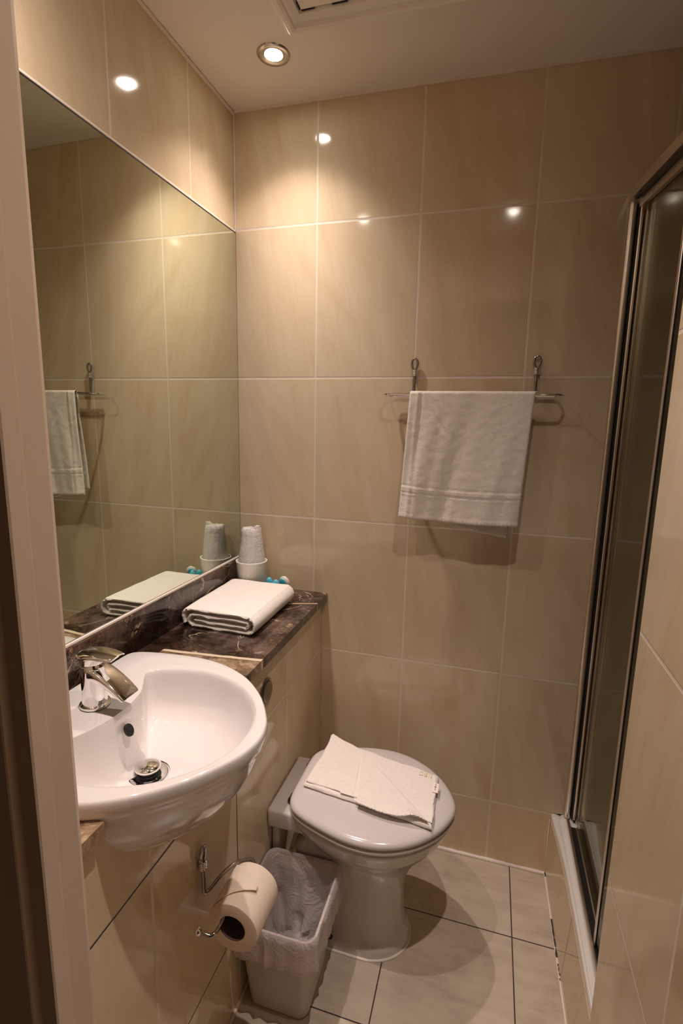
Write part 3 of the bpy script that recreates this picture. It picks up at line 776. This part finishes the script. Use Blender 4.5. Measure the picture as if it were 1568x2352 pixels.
tw = thing('hanging_towel', 'white towel with woven bands draped over the chrome wire rail', 'towel', (.73, -.08, 1.49))
def drape(name, xl_t, xr_t, xl_b, xr_b, ztop, zbot_l, zbot_r, yfun, nxx=90, nzz=110, th=.0055, seed=0, bands=True, parent=tw, top_roll=None):
    bm = bmesh.new(); F = []; B = []
    for j in range(nzz + 1):
        v = j / nzz; rf = []; rb = []
        for i in range(nxx + 1):
            u = i / nxx
            xl = xl_t + (xl_b - xl_t) * (v ** 1.15); xr = xr_t + (xr_b - xr_t) * v ** .75
            x = xl + (xr - xl) * u
            zb = zbot_l + (zbot_r - zbot_l) * u + .006 * math.sin(PI * u) * -1
            y, z = yfun(v, ztop, zb, u)
            fold = .0055 * v * math.sin(u * 8.0 + seed + v) + .0085 * v * nz(u * 6 + v * 1.2, v * .45, seed, 1.3) + .0007 * nz(x, z, seed, 60)
            h = 0
            if bands:
                d = (z - zb) / .355
                for (c_, w_, a_) in ((.262, .006, -.0013), (.245, .008, .0016), (.222, .010, .0012), (.207, .006, -.0014), (.193, .005, .0012)):
                    h += a_ * math.exp(-((d - c_) / w_) ** 2)
                h += .0022 * math.exp(-((u - .070) / .010) ** 2) - .0016 * math.exp(-((u - .105) / .010) ** 2)
                if d < .035: h += .0011 * math.sin(u * 210) + .0008
                h -= .0030 * math.exp(-((u * 1.0 - .28 + (v - .33) * .9 * -1) / .02) ** 2) * math.exp(-((v - .30) / .10) ** 2) * .5
            if i in (0, nxx) or j == nzz: th_ = th * .35
            else: th_ = th
            rf.append(bm.verts.new((x, y - fold - h - th_ / 2, z + (.0006 * math.sin(i * 1.9) if j == nzz else 0)))); rb.append(bm.verts.new((x, y - fold + th_ / 2, z)))
        F.append(rf); B.append(rb)
    for j in range(nzz):
        for i in range(nxx):
            bm.faces.new((F[j][i], F[j][i + 1], F[j + 1][i + 1], F[j + 1][i])); bm.faces.new((B[j][i], B[j + 1][i], B[j + 1][i + 1], B[j][i + 1]))
    for i in range(nxx):
        for j in (0, nzz): bm.faces.new((F[j][i], F[j][i + 1], B[j][i + 1], B[j][i]))
    for j in range(nzz):
        for i in (0, nxx): bm.faces.new((F[j][i], B[j][i], B[j + 1][i], F[j + 1][i]))
    return finish(name, bm, 'towel_rail_cloth', parent, smooth=True, angle=80)
def yfront(v, zt, zb, u):
    R = .0085
    a = v * 8
    if a < 1:
        ang = PI / 2 * a; return yf - R * math.sin(ang), zr + R * math.cos(ang) + .0
    t = (a - 1) / 7
    return yf - R - .004 * t, zr + (zb - zr) * t
def yback(v, zt, zb, u):
    R = .0085; a = v * 8
    if a < 1:
        ang = PI / 2 * a; return yf + R * math.sin(ang), zr + R * math.cos(ang)
    t = (a - 1) / 7
    return yf + R + .010 * t + .018 * max(0, t - .2) * max(0, .45 - u), zr + (zb - zr) * t
drape('front_fall', .5715, .9020, .5510, .8800, 1.494, 1.137, 1.131, yfront, seed=0)
drape('rear_fall', .5725, .9010, .5620, .8560, 1.494, 1.152, 1.090, yback, seed=2.2, bands=False)

# ================================================================== waste bin with liner
bn = thing('waste_bin', 'grey-beige plastic waste bin lined with a white bag, beside the toilet', 'bin', (.39, -.53, 0))
def rrect(x0, x1, y0, y1, r, z, n=8, skew=0.0):
    pts = []
    for (cx, cy_, a0) in ((x1 - r, y1 - r, 0), (x0 + r, y1 - r, PI / 2), (x0 + r, y0 + r, PI), (x1 - r, y0 + r, 3 * PI / 2)):
        for k in range(n + 1):
            a = a0 + PI / 2 * k / n; pts.append((cx + r * math.cos(a), cy_ + r * math.sin(a), z))
    # subdivide the straight sides
    out = []
    N = len(pts)
    for i in range(N):
        p, q = Vector(pts[i]), Vector(pts[(i + 1) % N]); out.append(tuple(p))
        if (q - p).length > .03:
            for t in range(1, 14): out.append(tuple(p.lerp(q, t / 14)))
    return out
def binr(t, inset=0.0, z=None):   # t 0 bottom, 1 rim
    x0 = .316 - .014 * t + inset; x1 = .4665 + .026 * t - inset; y0 = -.611 - .036 * t + inset; y1 = -.455 + .020 * t - inset
    return rrect(x0, x1, y0, y1, .026 - inset * .5, z)
BH = .272
bm = bmesh.new()
loft(bm, [binr(0, .008, .0005), binr(0, .001, .004), binr(.02, 0, .010), binr(.5, 0, BH * .5), binr(.97, 0, BH - .006), binr(1, -.003, BH - .005), binr(1, -.003, BH), binr(1, .002, BH), binr(.95, .003, BH - .01), binr(.5, .003, BH * .5), binr(.03, .004, .012), binr(.02, .02, .008)])
finish('bin_body', bm, 'bin_plastic', bn, smooth=True, angle=50)
bm = bmesh.new()
prof_ = [(.35, .012, .075), (.42, .009, .10), (.5, .007, .125), (.58, .006, .15), (.66, .006, .175), (.74, .006, .195), (.82, .0055, .215), (.9, .0055, .235), (.96, .005, .253), (1.0, .003, .268), (1.0, .0, .2755), (1.0, -.0048, .2760), (1.0, -.0075, .269), (1.0, -.0085, .258), (.97, -.0095, .246), (.93, -.0110, .234), (.89, -.0125, .222), (.85, -.014, .210), (.80, -.015, .200), (.76, -.014, .190), (.74, -.0105, .184)]
rows = []
for j, (t, ins, z) in enumerate(prof_):
    base_ = binr(t, ins, z); N = len(base_); row = []
    cxm, cym = sum(p[0] for p in base_) / N, sum(p[1] for p in base_) / N
    for i, p in enumerate(base_):
        d = Vector((p[0] - cxm, p[1] - cym, 0)).normalized()
        s_ = i / N * 2 * PI
        if j < 9:
            am = .030 * (1 - j / 10); rg = 1 - abs(nz(math.cos(s_) * 2.2 + z * 9, math.sin(s_) * 2.2, z * 14, 1)) * 2.4; off = -am * max(0, rg) ** 2 - .012 * (1 - j / 10) * max(0, 1 - abs(nz(p[0], p[1], z, 17)) * 3)
        elif j < 12: off = .0012 * nz(p[0], p[1], z, 60)
        else:
            am = .0035 + .0050 * (j - 12) / 8; off = am * (nz(math.cos(s_) * 9, math.sin(s_) * 9, z * 3, 1) + .9 * nz(math.cos(s_) * 17, math.sin(s_) * 17, z * 6, 1)) + .002
        dz = (.011 * nz(math.cos(s_) * 2.5, math.sin(s_) * 2.5, 7, 1) * (j - 12) / 8 if j > 12 else 0) + (.006 * nz(p[0], p[1], 3, 14) if j == 0 else 0)
        q = Vector(p) + d * off; q.z += dz
        q.x = max(q.x, .2955)
        row.append(q)
    rows.append(row)
loft(bm, rows, True, False)
bmesh.ops.triangulate(bm, faces=[f for f in bm.faces if len(f.verts) > 4])
finish('bin_liner', bm, 'liner', bn, smooth=True, angle=50)['label'] = 'thin white plastic bag folded over the bin rim'

# ================================================================== toilet roll and holder
RX, RZ = .384, .4500; RY0, RY1 = -.800, -.700
hd = thing('roll_holder', 'bent steel wire toilet roll holder screwed to the tiled boxing', 'toilet roll holder', (.30, -.765, .50))
hook(0, .575, .472, hd, axis='x', yy=-.7665, out=.010)
bm = bmesh.new()
arm = [(.304, -.7665, .474), (.306, -.762, .468), (.312, -.752, .4705), (.322, -.733, .482), (.336, -.708, .4885), (.352, -.688, .4870), (.366, -.678, .4830), (.3715, -.680, .4770), (.3715, -.690, .4710), (.3710, -.72, .4690), (.3690, -.78, .4680), (.3670, -.825, .4675), (.3655, -.833, .4690), (.360, -.838, .4680), (.350, -.8400, .4710), (.339, -.842, .4745)]
arm = catmull(arm, 6)
tube(bm, arm, .0037, 12); finish('wire_arm', bm, 'bronze_steel', hd, smooth=True)
bm = bmesh.new(); ball(bm, (.337, -.8424, .4752), .0078, 12); finish('end_ball', bm, 'chrome', hd, smooth=True)
ro = thing('toilet_roll', 'white toilet roll with folded point hanging on the wire holder by the bin', 'toilet roll', (RX, RY0, RZ - .05))
RZr = .4500
def rolld(y): return 0
bm = bmesh.new()
R1, R0 = .0520, .0270
lathe(bm, [(R0, 0.0), (R1 - .003, 0.0), (R1 - .0006, .0008), (R1, .003), (R1, .05), (R1, .097), (R1 - .001, .0995), (R1 - .003, .1), (R0, .1)], (RX, RY0, RZr), 72, 'y')
for v in bm.verts:
    d = Vector((v.co.x - RX, 0, v.co.z - RZr)); v.co.z -= .0012 * abs(nz(v.co.x, 0, v.co.z, 30))
finish('paper', bm, 'paper', ro, smooth=True, angle=40)
bm = bmesh.new(); lathe(bm, [(R0 + .0002, .0004), (R0 - .0008, .0004), (R0 - .0008, .0996), (R0 + .0002, .0996)], (RX, RY0, RZr), 48, 'y'); finish('core', bm, 'cardboard', ro, smooth=True)['label'] = 'dark cardboard core'
# folded triangular point of the loose sheet, wrapped on the roll
bm = bmesh.new(); rows = []
n1, n2 = 26, 24
for j in range(n1 + 1):
    t = j / n1; ang = math.radians(142) - math.radians(84) * t    # from wall side over the top
    ya = RY0 + .0005 + (.040 * t ** 1.0) * 1.1; yb_ = RY1 - .0005 - .045 * t
    row = []
    for i in range(n2 + 1):
        s_ = i / n2; y = ya + (yb_ - ya) * s_
        r_ = R1 + .0018 + .0035 * t * t * (0.5 + .5 * math.cos(s_ * 5)) + .0008 * nz(t * 5, s_ * 5, 1, 1.5)
        row.append((RX + r_ * math.cos(ang), y, RZr + r_ * math.sin(ang)))
    rows.append(row)
loft(bm, rows, False, False, closed=False)
o = finish('folded_sheet', bm, 'paper', ro, smooth=True, angle=60)
md = o.modifiers.new('thickness', 'SOLIDIFY'); md.thickness = .0009; md.offset = 1

# ================================================================== shower
# tiled riser, tray, screen
RIS = ((-.0005, 1.0500, 1.0510), (-.10, 1.0520, 1.0590), (-.20, 1.0545, 1.0655), (-.35, 1.0580, 1.0690), (-.6895, 1.0650, 1.0720))
bm = bmesh.new(); loft(bm, [[(b_, y, 0), (t_, y, .1962), (1.079, y, .1962), (1.079, y, 0)] for y, b_, t_ in RIS])
struct(finish('wall_riser', bm, 'tile_riser'))
tr_ = thing('shower_tray', 'white shower tray with a raised rim on the tiled riser', 'shower tray', (1.45, -.34, .15))
bm = bmesh.new()
profx = [(1.058, .1965), (1.0535, .2020), (1.0535, .2130), (1.057, .2175), (1.064, .2185), (1.074, .2165), (1.0775, .2150), (1.080, .2190), (1.086, .2215), (1.0925, .2215), (1.150, .2180), (1.158, .2100), (1.170, .165), (1.20, .150), (1.80, .145), (1.848, .20), (1.849, .1965)]
def lipx(x, t_): return x if x >= 1.086 else (t_ + .0005) + (x - 1.0535) * (1.086 - t_ - .0005) / (1.086 - 1.0535)
loops = [[(lipx(x, t_), max(-.689, min(-.0008, y)), z) for x, z in profx] for y, b_, t_ in RIS]
loft(bm, loops)
finish('tray_body', bm, 'tray', tr_, smooth=True, angle=30)
sn = thing('shower_screen', 'chrome-framed sliding glass shower screen standing on the shower tray', 'shower screen', (1.105, -.34, .222))
def zt_(y): return 1.968 + .150 * y          # top rail as it sits: sags towards the door side
boxo('wall_channel', 'shower_chrome', (1.0855, 1.1040, -.020, -.0010, .2225, 1.955), sn, bev=.0075, seg=6)
boxo('door_stile', 'shower_chrome', (1.1070, 1.1140, -.034, -.0130, .235, 1.940), sn, bev=.003, seg=4)
boxo('door_stile', 'shower_chrome', (1.1190, 1.1380, -.046, -.0130, .235, 1.925), sn, bev=.0075, seg=6)
boxo('seal_strip', 'black_rubber', (1.1043, 1.1068, -.030, -.002, .235, 1.945), sn)
bm = bmesh.new()
def slopebox(bm, xa, xb_, ya, yb_, dz0, dz1):
    vs = box(bm, xa, xb_, ya, yb_, 0, 1)
    for v in vs: v.co.z = zt_(v.co.y) + (dz1 if v.co.z > .5 else dz0)
slopebox(bm, 1.0880, 1.1160, -.688, -.0255, -.004, .020)
finish('top_rail', bm, 'shower_chrome', sn)
bm = bmesh.new(); slopebox(bm, 1.0925, 1.1015, -.688, -.0255, -.010, -.0045); finish('rail_gap_dark', bm, 'black_rubber', sn)  # black strip standing in for the shaded gap under the rail
bm = bmesh.new(); slopebox(bm, 1.1040, 1.1120, -.688, -.0255, -.030, -.0045); finish('door_top_frame', bm, 'shower_chrome', sn)
boxo('bottom_rail', 'shower_chrome', (1.0895, 1.0975, -.688, -.0305, .2225, .236), sn, bev=.001)
boxo('bottom_rail', 'shower_chrome', (1.1125, 1.1280, -.688, -.0570, .2225, .232), sn, bev=.001)
boxo('track_gap_dark', 'black_rubber', (1.0980, 1.1120, -.688, -.0570, .2225, .2300), sn)  # black filler painting the dark of the open gap between the rails
# two panes
bm = bmesh.new(); vs = box(bm, 1.1150, 1.1190, -.450, -.0530, .234, 1.9)
for v in vs:
    if v.co.z > 1: v.co.z = zt_(v.co.y) - .0050
finish('glass_pane', bm, 'glass', sn)
bm = bmesh.new(); vs = box(bm, 1.1015, 1.1055, -.688, -.425, .2305, 1.9)
for v in vs:
    if v.co.z > 1: v.co.z = zt_(v.co.y) - .0310
finish('glass_pane', bm, 'glass', sn)
boxo('meeting_stile', 'shower_chrome', (1.0985, 1.1080, -.4245, -.412, .2305, 1.870), sn, bev=.0015)
boxo('meeting_seal', 'black_rubber', (1.1000, 1.1070, -.4275, -.4250, .2305, 1.872), sn)
kb = bmesh.new(); tube(kb, catmull([(1.100, -.625, 1.142), (1.078, -.625, 1.142), (1.072, -.625, 1.136), (1.072, -.625, 1.112), (1.078, -.625, 1.106), (1.100, -.625, 1.106)], 6), .0055, 12)
finish('pull_handle', kb, 'chrome', sn, smooth=True)
# perished black mould along the riser foot
bm = bmesh.new()
def rx(y): return 1.0503 - .0213 * y
for (ya, yb_, w_) in ((-.165, -.275, .0021), (-.292, -.335, .0010), (-.002, -.02, .0020)):
    n_ = 12; tube(bm, [(rx(ya + (yb_ - ya) * k / n_) - .0008 + .0012 * nz(k, 1, 0, .7), ya + (yb_ - ya) * k / n_, .006 + .004 * nz(k, 4, 0, .6)) for k in range(n_ + 1)], [w_ * (.35 + abs(math.sin(k * .9 + 1)) * .8) for k in range(n_ + 1)], 8)
struct(finish('trim_9', bm, 'mould', smooth=True))
bm = bmesh.new(); tube(bm, [(rx(-.010 - .67 * k / 30) - .0005, -.010 - .67 * k / 30, .003) for k in range(31)], [.0035 + .0010 * nz(k, 3, 8, .8) for k in range(31)], 8)
struct(finish('trim_10', bm, 'white_seal', smooth=True))
struct(boxo('trim_11', 'white_seal', (1.0475, 1.0505, -.0040, -.0005, .006, .196), bev=.001))

# ================================================================== ceiling hatch
ht = thing('ceiling_hatch', 'white moulded loft hatch frame in the ceiling beside the downlight', 'ceiling hatch', (.6, -.6, CEIL))
hx0, hx1, hy1, hy0 = .276, .90, -.268, -.84
def ring(ins, z): return [(hx0 + ins, hy1 - ins, z), (hx1 - ins, hy1 - ins, z), (hx1 - ins, hy0 + ins, z), (hx0 + ins, hy0 + ins, z)]
bm = bmesh.new()
CZ = CEIL + .0085
prof_ = [(.0, CZ + .002), (.0, CZ - .003), (.0025, CZ - .003), (.003, CZ - .012), (.009, CZ - .014), (.011, CZ - .019), (.018, CZ - .027), (.027, CZ - .030), (.033, CZ - .027), (.034, CZ - .021), (.040, CZ - .020), (.052, CZ - .013), (.054, CZ - .004), (.054, CZ + .002)]
loft(bm, [ring(a, b_) for a, b_ in prof_], False, False)
for v in bm.verts: v.co.z -= .0109 * (v.co.x - .45)
finish('moulded_frame', bm, 'ceiling', ht)
bm = bmesh.new(); loft(bm, [ring(-.0022, CZ + .006), ring(-.0022, CZ - .0005), ring(.001, CZ - .0005), ring(.001, CZ + .006)], False, False)
for v in bm.verts: v.co.z -= .0109 * (v.co.x - .45)
finish('edge_crack', bm, 'crack', ht)
boxo('hatch_panel', 'ceiling', (hx0 + .058, hx1 - .058, hy0 + .058, hy1 - .058, CZ - .009, CZ - .001), ht, bev=.002)
for (a, b_) in ((0.005, .035), (.075, .11), (.16, .19)):
    boxo('cracked_gap', 'mould', (hx0 + .054 + a, hx0 + .054 + b_, hy1 - .0575, hy1 - .0550, CZ - .0095, CZ - .004), ht)
    boxo('cracked_gap', 'mould', (hx0 + .0550, hx0 + .0575, hy1 - .057 - b_ * .6, hy1 - .057 - a * .6, CZ - .0095, CZ - .004), ht)

# ================================================================== ceiling downlights
labels = ('chrome-ringed lit downlight in the ceiling corner nearest the back wall', 'lit downlight in the ceiling above the basin', 'lit downlight in the ceiling near the shower wall')
for k, ((x, y), pw) in enumerate(zip(LAMPS, LAMP_POWER)):
    zc = CEIL + .016 * (1 - max(0, x) / 1.0) if x < 1 else CEIL
    zc = CEIL + .0055 if x > .5 else CEIL + .0125
    t = thing('downlight', labels[k], 'ceiling light', (x, y, zc), 'ceiling downlights')
    bm = bmesh.new(); lathe(bm, [(.0235, .010), (.0228, -.0015), (.0300, -.0045), (.0390, -.0035), (.0420, .0005), (.0420, .004)], (x, y, zc), 56)
    finish('bezel', bm, 'chrome_soft', t, smooth=True, angle=60)
    bm = bmesh.new(); lathe(bm, [(.0232, .0), (.015, -.001), (.001, -.0015)], (x, y, zc - .0006), 40, cap1=True); finish('lamp_lens', bm, 'lamp_face', t, smooth=True)
    ld = bpy.data.lights.new('downlight_beam', 'SPOT'); ld.energy = pw; ld.color = LAMP_COLOR; ld.spot_size = math.radians(158); ld.spot_blend = 1.0; ld.shadow_soft_size = .012
    ld.use_nodes = True; nt = ld.node_tree; em = nt.nodes['Emission']; g = G(nt)
    # reflector lamp: bright core with wide soft spill, from the direction of the ray to the lamp axis
    tc = nt.nodes.new('ShaderNodeTexCoord'); sx = nt.nodes.new('ShaderNodeSeparateXYZ'); nt.links.new(tc.outputs['Normal'], sx.inputs[0])
    ca = g.m('ABSOLUTE', sx.outputs[2]); ang = g.m('ARCCOSINE', g.m('MINIMUM', ca, .9999))
    core = g.m('EXPONENT', g.m('MULTIPLY', g.m('POWER', g.m('DIVIDE', ang, .46), 2.0), -.9))
    spill = g.m('MULTIPLY', g.m('EXPONENT', g.m('MULTIPLY', g.m('POWER', g.m('DIVIDE', ang, 1.18 if k else .83), 6.0 if k else 13.0), -1.0)), .115 if k else .135)
    st = g.m('ADD', core, spill); nt.links.new(g.m('MULTIPLY', st, 3.0), em.inputs['Strength'])
    lo = bpy.data.objects.new('downlight_beam', ld); C.objects.link(lo); lo.parent = t; lo.location = (0, 0, -.006)

# weak unseen area light in the passage behind the camera
pl = bpy.data.lights.new('passage_fill', 'AREA'); pl.energy = .15; pl.size = .25; pl.color = (1.0, .78, .6)
po = bpy.data.objects.new('passage_fill', pl); C.objects.link(po); po.location = (1.0, -2.2, CEIL - .03)
